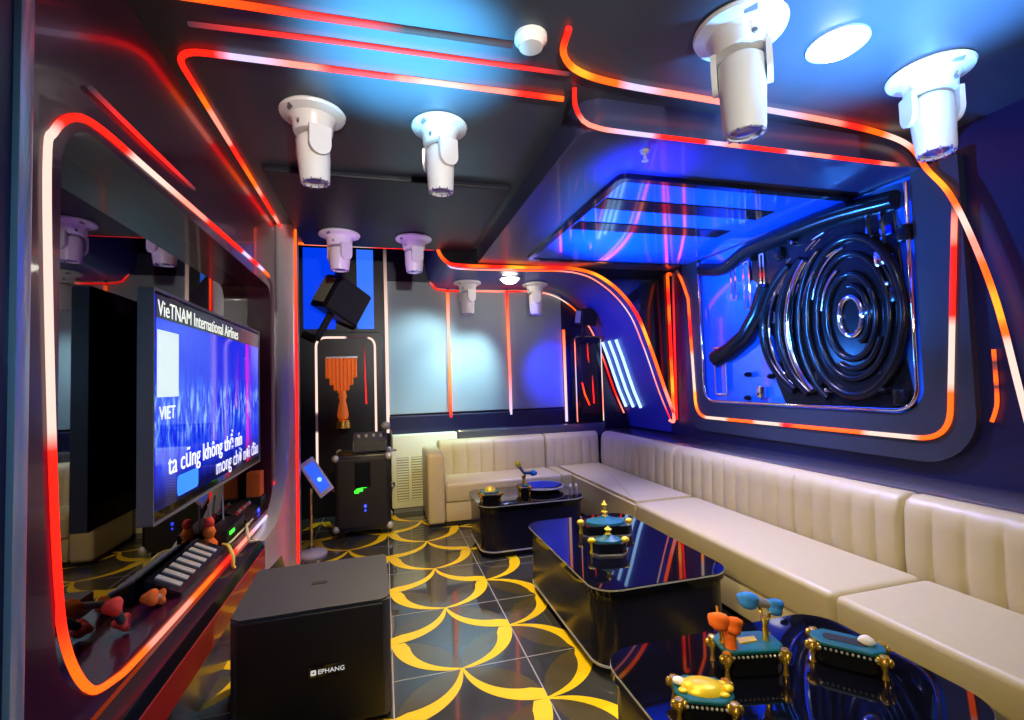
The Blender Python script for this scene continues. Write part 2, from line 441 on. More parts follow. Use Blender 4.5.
for (y0,y1,z0,z1) in ((3.64,3.80,1.22,1.66),(2.20,2.30,2.02,2.42),(3.30,3.38,1.95,2.36),(3.46,3.53,2.05,2.38),(3.14,3.19,1.98,2.38)):
    bm = B(); ringprism(bm, [mx(*p) for p in rrect(y0,y1,z0,z1,.012,3)], [mx(*p) for p in rrect(y0+.014,y1-.014,z0+.014,z1-.014,.008,3)], 'x', -.045, -.012)
    obj('chrome_bracket', bm, M['chrome'], t, smooth=40)
rnd = random.Random(3)
for k in range(26):
    y = rnd.uniform(2.06,2.34) if k < 14 else rnd.uniform(2.6,3.5); z = rnd.uniform(1.2,2.4) if k < 14 else rnd.choice((rnd.uniform(1.18,1.4), rnd.uniform(2.2,2.42)))
    bm = B()
    if k % 3: lathe(bm, [(0,.0),(.022,0),(.022,.03),(.012,.05),(0,.055)], 10, orient(MP(3.0,y,z), (-1,0,0)))
    else: box(bm, -.075,-.02, y-2.98-.035,y-2.98+.035, z-1.14-.05,z-1.14+.05, .012)
    obj('bolt' if k % 3 else 'block', bm, M['chrome'] if k % 4 == 1 else M['mural_black'], t, smooth=40)
for k in range(24):
    a = rnd.uniform(-.8,1.3); q = rnd.choice((.36,.43,.47,.55,.61,.66,.72)); ln = rnd.uniform(.05,.16)
    bm = B(); tube(bm, ering(2.42,1.75,q,min(.62,q*1.3),a,a+ln/q,6,x=2.945), rnd.uniform(.004,.009), 6); obj('highlight_sliver', bm, M['chrome'], t, smooth=60)  # slivers added as the white highlights of the relief
for k in range(10):
    y = rnd.uniform(2.06,2.18); z = rnd.uniform(1.5,2.4)
    bm = B(); box(bm, -.05,-.03,y-2.98-.018,y-2.98+.018,z-1.14-.03,z-1.14+.03,.004); obj('blue_plate', bm, M['blue_mirror'], t)
bm = B(); tube(bm, fillet([MP(2.975,3.95,2.5),MP(2.975,3.94,1.16),MP(2.975,2.05,1.16),MP(2.975,2.04,2.5)], .15), .012, 8); obj('chrome_edge', bm, M['chrome'], t, smooth=60)

# ================================================================== LED STRIPS
# television frame
pp = catmull([(-.798,y,z) for y,z in ((1.62,.585),(1.52,.74),(1.475,.95),(1.44,1.4),(1.415,1.96),(1.44,2.07),(1.52,2.15),(1.64,2.185),(1.97,2.195),(2.8,2.215),(3.6,2.23),(3.83,2.21),(3.91,2.1),(3.91,1.4),(3.91,.64),(3.86,.545),(3.74,.52),(2.45,.52),(1.9,.525),(1.74,.54))], .02, True); pp.append(pp[0])
led('rounded rectangle LED strip framing the television niche', pp, [(0,ORG),(.05,RED),(.085,RED),(.10,WHT),(.185,WHT),(.20,RED),(.235,RED),(.25,WHT),(.32,PNK),(.34,RED),(.40,RED),(.41,LAV),(.44,RED),(.46,LAV),(.475,ORG),(.50,OFF),(.68,OFF),(.70,RED),(.735,RED),(.75,LAV),(.82,PNK),(.84,RED),(.90,ORG),(.92,PNK),(.95,PNK),(.965,ORG),(1,ORG)], .0135)
led('short red LED strip above the top edge of the television frame', V((-.79,1.58,2.27),(-.79,1.9,2.275),(-.79,2.35,2.29)), [(0,OFF),(.12,RED),(.5,RED),(.62,OFF),(.85,PNK),(1,OFF)], .009)
# left ceiling panel
p = fillet([(.82,1.985,2.688),(-.745,2.0,2.688),(-.775,4.55,2.688),(.49,4.545,2.688)], .11, .03)
led('LED strip bordering the left ceiling panel, turning two corners', p, [(0,ORG),(.03,RED),(.06,PNK),(.11,WHT),(.14,PNK),(.145,RED),(.19,RED),(.20,PNK),(.255,LAV),(.27,RED),(.315,RED),(.36,ORG),(.37,PNK),(.42,PNK),(.43,RED),(.52,ORG),(.54,PNK),(.57,RED),(.62,RED),(.64,PNK),(.68,RED),(.745,RED),(.77,ORG),(.80,PNK),(.86,WHT),(.92,RED),(1,RED)], .0145)
led('red LED line across the ceiling, farther of the two lines nearest the camera', V((-.64,1.85,2.690),(-.19,1.83,2.690),(.49,1.82,2.690),(.78,1.815,2.690)), [(0,OFF),(.1,ORG),(.2,RED),(.35,RED),(.37,WHT),(.6,WHT),(.66,RED),(.82,RED),(.86,PNK),(1,OFF)], .011)
led('red LED line across the ceiling, nearest to the camera', V((-.7,1.72,2.690),(-.2,1.715,2.690),(.1,1.71,2.690),(.5,1.70,2.690)), [(0,ORG),(.35,RED),(.44,RED),(.47,OFF),(.8,OFF),(.83,RED),(.97,RED),(1,OFF)], .015)
# near arch on the right
p = catmull([(.68,1.57,2.688),(.71,1.70,2.688),(.82,1.79,2.688),(1.05,1.83,2.688),(1.52,1.845,2.688),(2.2,1.87,2.688),(2.62,1.90,2.68),(2.86,1.92,2.64),(2.965,1.915,2.52),(2.965,1.82,2.35),(2.965,1.735,2.09),(2.965,1.65,1.73),(2.965,1.585,1.28),(2.965,1.52,.82)], .03)
led('long LED arch crossing the ceiling and running down the right wall', p, [(0,RED),(.04,ORG),(.065,YEL),(.09,ORG),(.115,ORG),(.125,LAV),(.19,PNK),(.20,PNK),(.3,LAV),(.40,PNK),(.44,RED),(.48,ORG),(.52,WHT),(.57,ORG),(.61,YEL),(.65,ORG),(.67,WHT),(.72,PNK),(.74,ORG),(.80,YEL),(.82,ORG),(.84,WHT),(.93,WHT),(.95,ORG),(1,ORG)], .0165)
p = catmull([(.84,1.90,2.69),(.86,1.945,2.64),(.90,1.955,2.58),(.97,1.952,2.553),(1.12,1.95,2.545),(1.7,1.95,2.545),(2.3,1.95,2.545),(2.84,1.95,2.545)], .03)
led('LED strip along the near edge of the dropped soffit', p, [(0,RED),(.05,RED),(.07,PNK),(.22,LAV),(.27,RED),(.38,RED),(.40,LAV),(.46,PNK),(.50,RED),(.60,RED),(.62,LAV),(.72,PNK),(.78,RED),(.90,RED),(.93,PNK),(1,OFF)], .0135)
# mural frame
p = catmull([(2.978,4.30,2.50),(2.978,4.22,2.38),(2.978,4.13,2.18)], .03)[:-1]+fillet([(2.978,4.13,2.18),(2.978,4.085,1.0),(2.978,1.905,1.005),(2.978,1.80,2.32)], .17, .03, False, 10)
led('LED strip around the bottom and sides of the mural frame', p, [(0,OFF),(.03,ORG),(.08,ORG),(.14,RED),(.17,ORG),(.20,WHT),(.255,WHT),(.27,YEL),(.32,ORG),(.34,WHT),(.38,WHT),(.40,ORG),(.45,ORG),(.465,WHT),(.505,WHT),(.52,RED),(.55,ORG),(.64,ORG),(.655,WHT),(.70,WHT),(.72,ORG),(.78,ORG),(.80,WHT),(.86,WHT),(.87,RED),(.94,RED),(.96,PNK),(1,OFF)], .017)
# header arch over the back bay
arc2 = [(.515,4.478,2.74),(.53,4.478,2.64),(.60,4.478,2.555),(.72,4.478,2.525),(1.3,4.478,2.525),(1.95,4.478,2.525),(2.3,4.478,2.39),(2.57,4.478,2.11),(2.735,4.478,1.73),(2.895,4.478,1.26),(3.0,4.478,.98)]
led('thick orange LED arch on the front of the header over the back bay', catmull(arc2, .03), [(0,ORG),(.1,RED),(.14,ORG),(.2,RED),(.26,YEL),(.30,ORG),(.37,RED),(.45,ORG),(.52,YEL),(.58,ORG),(.68,RED),(.74,YEL),(.80,ORG),(.88,ORG),(.94,PNK),(1,RED)], .021)
arc3 = [(.62,4.56,2.548),(.72,4.56,2.512),(1.3,4.56,2.512),(1.93,4.56,2.512),(2.27,4.56,2.375),(2.545,4.56,2.095),(2.71,4.56,1.72),(2.87,4.56,1.25),(3.0,4.56,.93)]
led('thin pale LED arch just inside the thick orange arch', catmull(arc3, .03), [(0,LAV),(.1,PNK),(.3,ORG),(.4,PNK),(.55,PNK),(.62,WHT),(.72,PNK),(.78,WHT),(.9,PNK),(1,RED)], .009)
led('upright LED loop on the black spandrel beside the mural frame', fillet([(2.93,4.478,.94),(2.985,4.478,.91),(2.985,4.478,2.52),(3.05,4.478,2.50)], .05, .03), [(0,PNK),(.08,PNK),(.16,ORG),(.26,YEL),(.36,ORG),(.48,RED),(.6,RED),(.72,ORG),(.8,RED),(.95,ORG),(1,RED)], .02)
led('upright red LED strip between the spandrel loop and mural frame', V((2.965,4.40,.95),(2.965,4.38,1.6),(2.965,4.35,2.48)), [(0,RED),(.2,PNK),(.3,RED),(.55,RED),(.62,ORG),(.72,RED),(1,OFF)], .013)
arcA = [(.51,5.60,3.0),(.525,5.60,2.74),(.58,5.60,2.56),(.72,5.60,2.50),(1.3,5.60,2.50),(1.92,5.60,2.50),(2.27,5.60,2.365),(2.545,5.60,2.085),(2.715,5.60,1.72),(2.875,5.60,1.25),(3.0,5.60,.95)]
led('thin LED arch at the top of the grey back wall', catmull(arcA, .03), [(0,RED),(.08,PNK),(.14,RED),(.2,RED),(.25,PNK),(.32,PNK),(.38,RED),(.45,PNK),(.55,WHT),(.6,ORG),(.64,ORG),(.7,PNK),(.9,RED),(1,PNK)], .011)
# back wall uprights
led('upright LED strip at the left edge of the grey back wall', V((.045,5.61,.86),(.045,5.61,1.6),(.045,5.61,2.2),(.04,5.61,2.98)), [(0,WHT),(.12,PNK),(.22,YEL),(.30,YEL),(.36,WHT),(.43,PNK),(.47,YEL),(.56,ORG),(.6,ORG),(.63,WHT),(.72,WHT),(.78,ORG),(.82,RED),(.88,PNK),(.95,RED),(1,OFF)], .022)
led('upright LED strip on the grey back wall, first from its left edge inward', V((.76,5.61,1.0),(.76,5.61,1.5),(.755,5.61,2.0),(.755,5.61,2.48)), [(0,RED),(.06,PNK),(.2,PNK),(.28,YEL),(.4,PNK),(.5,WHT),(.56,YEL),(.64,YEL),(.68,WHT),(.86,WHT),(.9,ORG),(1,ORG)], .022)
led('upright LED strip on the grey back wall, under the bright round downlight', V((1.49,5.61,1.0),(1.49,5.61,1.5),(1.485,5.61,2.0),(1.48,5.61,2.48)), [(0,LAV),(.1,WHT),(.2,ORG),(.26,WHT),(.4,RED),(.46,PNK),(.6,ORG),(.66,ORG),(.7,WHT),(.84,WHT),(.9,ORG),(1,RED)], .022)
led('upright LED strip beside the dark cabinet in the right corner', V((2.205,5.60,.88),(2.205,5.60,1.4),(2.205,5.60,2.03)), [(0,LAV),(.1,WHT),(.3,PNK),(.55,WHT),(.62,YEL),(.75,ORG),(1,ORG)], .022)
# slanting ice white strips on the cove
cove_at = lambda z: next(a[0]+(b[0]-a[0])*((z-a[1])/(b[1]-a[1])) for a, b in zip(prof, prof[1:]) if a[1] >= z >= b[1] and a[1] != b[1])
for y, l in ((5.50,'slanting ice white light tube on the blue cove, deepest of three'),(5.32,'slanting ice white light tube on the blue cove, middle of three'),(5.14,'slanting ice white light tube on the blue cove, nearest the mural')):
    led(l, V(*[(cove_at(z)-.02, y, z) for z in (1.86,1.65,1.45,1.25,1.04)]), [(0,ICE),(1,ICE)], .022, group='slanting light tubes on the cove')
led('LED strip up the free edge of the silver column', V((-.655,4.05,.05),(-.655,4.05,.9),(-.655,4.05,1.8),(-.655,4.05,2.66)), [(0,RED),(.12,RED),(.2,PNK),(.3,RED),(.42,ORG),(.5,PNK),(.7,RED),(.8,PNK),(.93,RED),(1,ORG)], .011)
led('small curved orange reflection, drawn as a glowing strip, on the navy wall right of the mural', catmull([(3.01,1.70,1.49),(3.01,1.70,1.3),(3.01,1.705,1.2),(3.01,1.73,1.12)], .03), [(0,ORG),(.25,OFF),(.3,ORG),(.45,ORG),(.5,OFF),(.55,ORG),(.7,ORG),(1,ORG)], .011)  # reflection on the wall, put in as a glowing strip

# ================================================================== BACK LEFT ALCOVE
bm = B(); box(bm, -.98,.0,5.55,5.66,0,2.0,.005); box(bm,-.98,.02,5.60,5.66,2.0,3.1)
struct(obj('trim_15', bm, M['black_satin']))
led('white LED outline around the dark hose cabinet', fillet([(-.70,5.535,.42),(-.70,5.535,1.94),(-.085,5.535,1.94),(-.085,5.535,.60)], .11, .03), [(0,WHT),(.14,WHT),(.15,OFF),(.20,OFF),(.21,WHT),(.52,WHT),(.53,OFF),(.59,OFF),(.60,WHT),(1,WHT)], .015)
t = tag(obj('light_panel', box(B(), -.83,-.50,5.565,5.60,2.04,2.94,.006), M['panel_blue']), 'deep blue lit panel left of the hanging speaker', 'light panel', 'blue lit panels behind the hanging speaker')
t = tag(obj('light_panel', box(B(), -.27,-.09,5.565,5.60,2.04,2.94,.006), M['panel_sky']), 'narrow bright blue lit panel right of the hanging speaker', 'light panel', 'blue lit panels behind the hanging speaker')
# pleated hose
t = thing('fire_hose', 'orange pleated hose hanging in the dark cabinet behind the rack case', 'fire hose', (-.43,5.50,1.05))
bm = B()
for k in range(8):
    x = -.15+.04*k; ln = .16+.22*math.sin(PI*(k+.6)/8.2)
    tube(bm, fillet([(x-.012,0,.66),(x-.012,0,.66-ln),(x+.012,-.01,.66-ln),(x+.012,-.01,.66)], .01, .03), .012, 6)
obj('hose', bm, M['orange_hose'], t, smooth=60)
bm = B(); box(bm, -.17,.16,-.01,.03,.655,.68,.004); obj('rack_bar', bm, M['silver'], t)
bm = B(); lathe(bm, [(0,.0),(.05,0),(.06,.04),(.045,.14),(.03,.2),(.045,.24),(.03,.3),(0,.3)], 14); obj('nozzle', bm, M['orange_hose'], t, smooth=50)
bm = B(); lathe(bm, [(0,-.1),(.08,-.1),(.07,-.02),(0,0)], 14); obj('valve', bm, M['gold'], t, smooth=50)
led('thin red light line hanging inside the dark hose cabinet', V((-.2,5.53,1.86),(-.195,5.53,1.6),(-.185,5.53,1.2)), [(0,OFF),(.15,RED),(.3,OFF),(.5,RED),(.75,OFF),(1,RED)], .008)

def wall_speaker(loc, rot, label, s=1.):
    t = thing('wall_speaker', label, 'speaker', loc, rot)
    bm = B(); prism(bm, [(-.20*s,-.13*s),(.20*s,-.13*s),(.14*s,.15*s),(-.14*s,.15*s)], 'z', -.16*s, .16*s)
    bmesh.ops.bevel(bm, geom=list(bm.edges), offset=.012, segments=2, affect='EDGES'); obj('cabinet', bm, M['black_satin'], t, smooth=40)
    bm = B(); box(bm, -.185*s,.185*s,-.145*s,-.128*s,-.145*s,.145*s,.006); obj('grille', bm, M['speaker'], t)
    bm = B(); box(bm, -.19*s,-.165*s,-.10*s,.08*s,-.12*s,.12*s,.006); obj('lit_side_plate', bm, M['olive'], t)  # light on the cabinet side is put into the olive colour
    bm = B(); box(bm, -.03*s,.03*s,.0,.03,-.42*s,-.15*s,.006); box(bm,-.03*s,.03*s,.0,.20*s,-.42*s,-.38*s,.006); obj('bracket', bm, M['rubber'], t)
    return t
wall_speaker((-.42,5.18,2.30), (.30,.38,.85), 'black wall speaker hanging tilted before the blue lit panels', 1.15)
wall_speaker((2.40,5.36,2.16), (.2,0,.3), 'small black wall speaker above the right corner cabinet', .62)
# right corner cabinet
t = thing('corner_cabinet', 'dark upright cabinet with pale LED edges in the right back corner', 'cabinet', (2.47,5.52,.86))
bm = B(); prism(bm, rrect(-.19,.18,.0,1.08,.04), 'y', -.06, .06); obj('body', bm, M['black_gloss'], t, smooth=40)
bm = B(); box(bm, -.12,.11,-.075,-.058,.12,.98,.01); obj('door', bm, M['black_satin'], t)
led('pale LED outline on the dark corner cabinet', fillet([(2.29,5.455,.88),(2.29,5.455,1.93),(2.64,5.455,1.93),(2.64,5.455,.88)], .05, .03), [(0,PNK),(.2,LAV),(.38,PNK),(.44,OFF),(.55,OFF),(.62,LAV),(.75,WHT),(.9,PNK),(1,WHT)], .008)
led('short red LED tick at the top of the corner cabinet door', V((2.45,5.435,1.85),(2.45,5.435,1.7),(2.46,5.435,1.6)), [(0,OFF),(.3,RED),(.8,RED),(1,OFF)], .01)
led('slanting red LED tick at the foot of the corner cabinet door', V((2.36,5.435,1.36),(2.39,5.435,1.22),(2.45,5.435,1.08)), [(0,RED),(.6,ORG),(1,RED)], .012)
led('upright red LED tick at the middle of the corner cabinet door', V((2.50,5.435,1.45),(2.505,5.435,1.25),(2.51,5.435,1.1)), [(0,OFF),(.4,RED),(1,RED)], .01)

# rack case
t = thing('rack_case', 'black wheeled equipment case with silver ball corners and green lights', 'equipment case', (-.20,4.90,0))
bm = B(); box(bm, -.25,.25,-.22,.22,.06,.76,.02); obj('body', bm, M['black_satin'], t, smooth=40)
bm = B(); box(bm, -.22,.22,-.232,-.218,.10,.72,.005); obj('front_panel', bm, M['speaker'], t)
bm = B(); box(bm, -.07,.07,-.245,-.23,.46,.70,.006); obj('amplifier_panel', bm, M['black_gloss'], t)
for sx in (-1,1):
    for sy in (-1,1):
        for z in (.09,.735):
            bm = B(); ell(bm, (sx*.238,sy*.208,z), (.034,.034,.034), 12, 8); obj('ball_corner', bm, M['silver'], t, smooth=60)
        bm = B(); lathe(bm, [(0,-.015),(.03,-.015),(.03,.015),(0,.015)], 14, orient((sx*.18,sy*.15,.031),(1,0,0))); w = obj('caster', bm, M['rubber'], t, smooth=40)
        bm = B(); box(bm, sx*.18-.022,sx*.18+.022,sy*.15-.02,sy*.15+.02,.045,.062); obj('caster_fork', bm, M['silver'], w)
for x, z, w in ((-.03,.44,.03),(.005,.47,.035),(-.055,.425,.02)):
    bm = B(); box(bm, x-w,x+w,-.242,-.23,z-.014,z+.014,.006); obj('green_light', bm, M['led_green'], t)
for x, z, w in ((.02,.29,.012),(.02,.25,.008)):
    bm = B(); ell(bm, (x,-.236,z), (w,.008,w*1.3), 10, 8); obj('blue_light', bm, M['led_blue'], t)
for sx in (-1,1):
    bm = B(); tube(bm, fillet([(sx*.255,-.07,.42),(sx*.29,-.07,.42),(sx*.29,.07,.42),(sx*.255,.07,.42)], .02), .008, 6); obj('handle', bm, M['chrome'], t, smooth=60)
t = thing('audio_mixer', 'dark audio unit standing on top of the rack case', 'audio unit', (-.13,4.92,.768))
bm = B(); prism(bm, [(-.14,0),(.12,0),(.12,.13),(.02,.18),(-.14,.10)], 'x', -.16, .15); bmesh.ops.bevel(bm, geom=list(bm.edges), offset=.01, segments=2, affect='EDGES'); obj('housing', bm, M['speaker_top'], t, smooth=40)
for k in range(4):
    bm = B(); lathe(bm, [(0,0),(.016,0),(.013,.02),(0,.022)], 12, orient((-.11+.07*k,-.06,.14),(0,-.5,.87))); obj('knob', bm, M['silver'], t, smooth=50)
t = thing('desk_lamp', 'small grey headed gooseneck lamp on the rack case', 'lamp', (.07,4.80,.762))
bm = B(); lathe(bm, [(0,0),(.045,0),(.04,.015),(.01,.02),(0,.02)], 16); obj('base', bm, M['grey_plastic'], t, smooth=50)
bm = B(); tube(bm, catmull([(0,0,.015),(0,0,.12),(-.01,-.01,.2),(-.04,-.03,.25)], .02), .008, 8); obj('neck', bm, M['grey_plastic'], t, smooth=60)
bm = B(); ell(bm, (-.055,-.045,.25), (.045,.04,.04), 14, 10); obj('head', bm, M['grey_plastic'], t, smooth=60)
# tablet kiosk
t = thing('tablet_kiosk', 'white framed tablet tilted on a slim stand beside the silver column', 'tablet', (-.60,4.36,0), (0,0,.35))
bm = B(); lathe(bm, [(0,0),(.12,0),(.12,.02),(.03,.03),(0,.03)], 24); obj('base', bm, M['white_plastic'], t, smooth=40)
bm = B(); tube(bm, V((0,.02,.02),(0,.02,.55)), .014, 10); obj('pole', bm, M['chrome'], t, smooth=60)
TM = Matrix.Translation((.035,-.03,.645)) @ Euler((-.12,.0,-.35)).to_matrix().to_4x4() @ Matrix.Rotation(math.radians(-31),4,'Y').inverted() @ Matrix.Rotation(math.radians(58),4,'Z')
TM = Matrix.Translation((.035,-.03,.645)) @ Matrix.Rotation(-.35,4,'Z') @ Matrix.Rotation(math.radians(-31),4,'Y') @ Matrix.Rotation(math.radians(42),4,'Z')
bm = B(); box(bm, -.075,.075,-.008,.008,-.165,.165,.006,2,TM); fr = obj('tablet', bm, M['white_plastic'], t, smooth=40)
bm = B(); box(bm, -.053,.053,-.0095,-.006,-.128,.128,0,1,TM); obj('screen', bm, M['tablet_screen'], fr)
bm = B(); ell(bm, TM @ Vector((.0,-.012,-.03)), (.02,.006,.02), 12, 8); obj('icon', bm, M['tablet_glow'], fr)

# air conditioner
t = thing('air_conditioner', 'white louvred floor air conditioner between rack case and sofa arm', 'air conditioner', (.44,5.505,0))
bm = B(); box(bm, -.37,.36,-.09,.09,.05,.84,.012); obj('casing', bm, M['white_matte'], t, smooth=40)
bm = B(); box(bm, -.35,.34,-.075,.075,0,.05); obj('plinth', bm, M['grey_plastic'], t)
for gx in (-.25,-.09,.07,.23):
    bm = B()
    for k in range(17): box(bm, gx-.06,gx+.06,-.099,-.088,.13+.028*k,.145+.028*k)
    obj('louvre', bm, M['white_matte'], t)
    bm = B(); box(bm, gx-.063,gx+.063,-.0925,-.0895,.125,.60); obj('slot', bm, M['olive'], t)

# ================================================================== SUBWOOFER
t = thing('subwoofer', 'large black floor speaker with silver logo in the foreground', 'speaker', (-.30,2.40,0), (0,0,.03))
bm = B(); prism(bm, rrect(-.305,.305,-.275,.275,(.035,.035,.012,.012),6), 'z', .025, .50); bmesh.ops.bevel(bm, geom=[e for e in bm.edges if abs(e.verts[0].co.z-.5)<1e-5 and abs(e.verts[1].co.z-.5)<1e-5], offset=.008, segments=2, affect='EDGES')
obj('cabinet', bm, M['speaker_top'], t, smooth=40)
bm = B(); box(bm, -.275,.275,-.287,-.272,.04,.488,.008); g = obj('grille', bm, M['speaker'], t, smooth=40)
bm = B(); prism(bm, rrect(-.035,.035,-.015,.015,.013,5), 'z', .499, .5025); obj('top_socket', bm, M['rubber'], t)
for x in (-.24,.24):
    for y in (-.22,.22):
        bm = B(); lathe(bm, [(0,0),(.025,0),(.028,.026),(0,.026)], 12, Matrix.Translation((x,y,0))); obj('foot', bm, M['rubber'], t, smooth=40)
def text(name, body, size, mtx, m, parent, depth=.001, sx=1.):
    c = bpy.data.curves.new(name, 'FONT'); c.body = body; c.size = size; c.extrude = depth; c.align_x = 'LEFT'; c.align_y = 'CENTER'
    o = bpy.data.objects.new(name, c); COL.objects.link(o)
    bpy.context.view_layer.update()
    me = bpy.data.meshes.new_from_object(o.evaluated_get(bpy.context.evaluated_depsgraph_get()))
    COL.objects.unlink(o); bpy.data.objects.remove(o)
    me.transform(mtx @ Matrix.Diagonal((sx,1,1,1))); me.materials.clear(); me.materials.append(m)
    r = bpy.data.objects.new(name, me); COL.objects.link(r); r.parent = parent
    return r
bm = B(); box(bm, -.02,.10,-.292,-.286,.235,.285,.003); lg = obj('badge', bm, M['black_gloss'], t)
RX = Matrix.Rotation(PI/2, 4, 'X')
text('lettering', 'EPHANG', .025, Matrix.Translation((.017,-.2935,.258)) @ RX, M['text_white'], lg, .0006, 1.05)
bm = B(); ringprism(bm, rrect(-.009,.011,.248,.268,.004,3), rrect(-.003,.005,.254,.262,.002,3), 'y', -.2938, -.292); obj('emblem', bm, M['text_white'], lg)

# ================================================================== TELEVISION
t = thing('television', 'wide flat television showing a blue concert with lyrics', 'television', (-.87,2.855,1.35))
bm = B(); box(bm, -.012,.036,-.79,.79,-.445,.445,.008); obj('casing', bm, M['black_gloss'], t, smooth=40)
bm = B(); box(bm, .034,.040,-.765,.765,-.40,.425); scr = obj('screen', bm, M['screen'], t)
bm = B(); ringprism(bm, rrect(-.792,.792,-.447,.447,.012,3), rrect(-.782,.782,-.437,.437,.01,3), 'x', -.01, .043); obj('bezel', bm, M['grey_plastic'], t, smooth=40)
bm = B(); box(bm, -.075,-.012,-.2,.2,-.15,.15,.005); obj('mount', bm, M['rubber'], t)
bm = B(); box(bm, .0402,.0412,-.765,.765,.335,.425); obj('title_band', bm, M['screen_band'], scr)
# text runs along +y (away from the camera): local x -> +y, local y -> +z, facing +x
TXM = lambda y, z: Matrix.Translation((.0420,y,z)) @ Matrix(((0,0,1,0),(1,0,0,0),(0,1,0,0),(0,0,0,1)))
text('caption', 'VieTNAM International Airlines', .088, TXM(-.755,.372), M['text_screen'], scr, .0004, .92)
bm = B(); box(bm, .0402,.0412,-.755,-.56,.03,.29); obj('picture_card', bm, M['screen_card'], scr)
text('caption', 'VIET', .075, TXM(-.74,-.035), M['text_screen'], scr, .0004)
text('lyrics', 'ta cũng không thể nín', .115, TXM(-.66,-.245), M['text_screen'], scr, .0006, 1.0)
text('lyrics', 'mong chờ nơi đâu', .115, TXM(-.10,-.345), M['text_lilac'], scr, .0006, .98)
bm = B(); prism(bm, rrect(-.57,-.34,-.385,-.30,.02), 'x', .0402, .0412); obj('blue_card', bm, M['screen_blue_card'], scr)

# equipment on the media ledge
def microphone(p, q, head_m, label, ring_m=None, body=None, r=.027, cat_group=None, with_ring=True):
    p, q = Vector(p), Vector(q); L = (q-p).length
    t = thing('microphone', label, 'microphone', p, (0,0,0), cat_group)
    t.rotation_euler = (q-p).to_track_quat('Z','Y').to_euler()
    bm = B(); lathe(bm, [(0,-r*.2),(r*.7,0),(r,r*.7),(r*1.02,r*1.3),(r*.8,r*2.1),(r*.55,r*2.3),(0,r*2.3)], 24); lobed(bm, .16); obj('windscreen', bm, head_m, t, smooth=60)
    bm = B(); lathe(bm, [(0,r*2.2),(r*.58,r*2.2),(r*.45,L-.01),(r*.35,L),(0,L)], 14); obj('handle', bm, body or M['grey_plastic'], t, smooth=50)
    if with_ring:
        bm = B(); lathe(bm, [(r*.35,L-.05),(r*.85,L-.045),(r*.95,L-.025),(r*.8,L-.005),(r*.35,L)], 24); lobed(bm, .28); obj('tail_ring', bm, ring_m or head_m, t, smooth=60)
    return t
LZ = .56
microphone((-.86,1.86,LZ+.16), (-.90,2.03,LZ+.02), M['red_foam'], 'red headed microphone leaning on the mirror ledge, nearest the frame corner', body=M['teal'])
microphone((-.83,2.04,LZ+.10), (-.87,2.24,LZ+.025), M['orange_foam'], 'orange headed microphone lying on the mirror ledge', body=M['silver'])
t = thing('control_panel', 'slim console with pale slanting keys on the mirror ledge', 'console', (-.875,2.53,LZ))
bm = B(); prism(bm, [(-.065,0),(.065,0),(.065,.02),(-.065,.085)], 'y', -.26, .30); obj('housing', bm, M['black_gloss'], t)
KM = Matrix.Translation((0,0,.0565)) @ Matrix.Rotation(.463,4,'Y')
for k in range(7):
    bm = B(); box(bm, -.05,.052,-.22+k*.07,-.185+k*.07,-.006,.004,.003,2,KM); obj('key', bm, M['silver'], t)
t = thing('receiver_box', 'small black receiver box with green light under the television', 'receiver', (-.885,3.12,LZ))
bm = B(); box(bm, -.06,.05,-.17,.17,.0,.075,.006); obj('housing', bm, M['black_satin'], t, smooth=40)
bm = B(); box(bm, .05,.056,-.13,-.05,.04,.058,.003); obj('green_light', bm, M['led_green'], t)
for k in (0,1):
    bm = B(); tube(bm, V((-.04,-.12+.2*k,.07),(-.05,-.14+.24*k,.22)), .005, 6); obj('antenna', bm, M['silver'], t, smooth=60)
t = thing('receiver_box', 'dark mixer box with blue light at the far end of the ledge', 'receiver', (-.89,3.50,LZ))
bm = B(); prism(bm, [(-.06,0),(.055,0),(.055,.03),(-.06,.09)], 'y', -.18, .18); obj('housing', bm, M['black_satin'], t)
for k in range(6):
    bm = B(); lathe(bm, [(0,0),(.012,0),(.009,.022),(0,.024)], 10, orient((-.01,-.14+.055*k,.06),(.46,0,.89))); obj('knob', bm, M['silver'] if k % 2 else M['red_foam'], t, smooth=50)
bm = B(); ell(bm, (.056,.12,.018), (.008,.02,.014), 10, 8); obj('blue_light', bm, M['led_blue'], t)
t = thing('toy_figure', 'small orange and red ornament beside the receiver on the ledge', 'ornament', (-.905,2.90,LZ))
bm = B(); lathe(bm, [(0,0),(.035,0),(.04,.03),(.02,.06),(.032,.09),(.02,.12),(0,.13)], 14); obj('body', bm, M['orange_foam'], t, smooth=50)
bm = B(); ell(bm, (0,0,.14), (.025,.025,.03), 12, 8); obj('head', bm, M['red_foam'], t, smooth=60)
t = tag(obj('gift_box', box(B(), -.93,-.84,3.70,3.81,LZ+.09,LZ+.26,.006), M['orange_foam']), 'small orange box beside the far end of the television ledge', 'box')
t = tag(obj('box_stand', box(B(), -.94,-.83,3.68,3.83,LZ,LZ+.09,.006), M['black_satin']), 'small black riser under the orange box', 'stand')
def cable(label, pts, m, r=.006):
    bm = B(); tube(bm, catmull(pts, .02), r, 6); return tag(obj('cable', bm, m, smooth=60), label, 'cable')
cable('yellow cable drooping over the front of the media ledge', [(-.845,2.92,LZ+.012),(-.80,2.85,LZ+.02),(-.765,2.80,LZ-.02),(-.76,2.78,.50),(-.75,2.78,.487)], M['cable_yellow'], .009)
cable('white cable looping over the ledge near the silver column', [(-.815,3.3,LZ+.012),(-.80,3.2,LZ+.03),(-.765,3.1,LZ-.03),(-.76,3.14,.51),(-.75,3.22,.49)], M['cable_white'], .008)
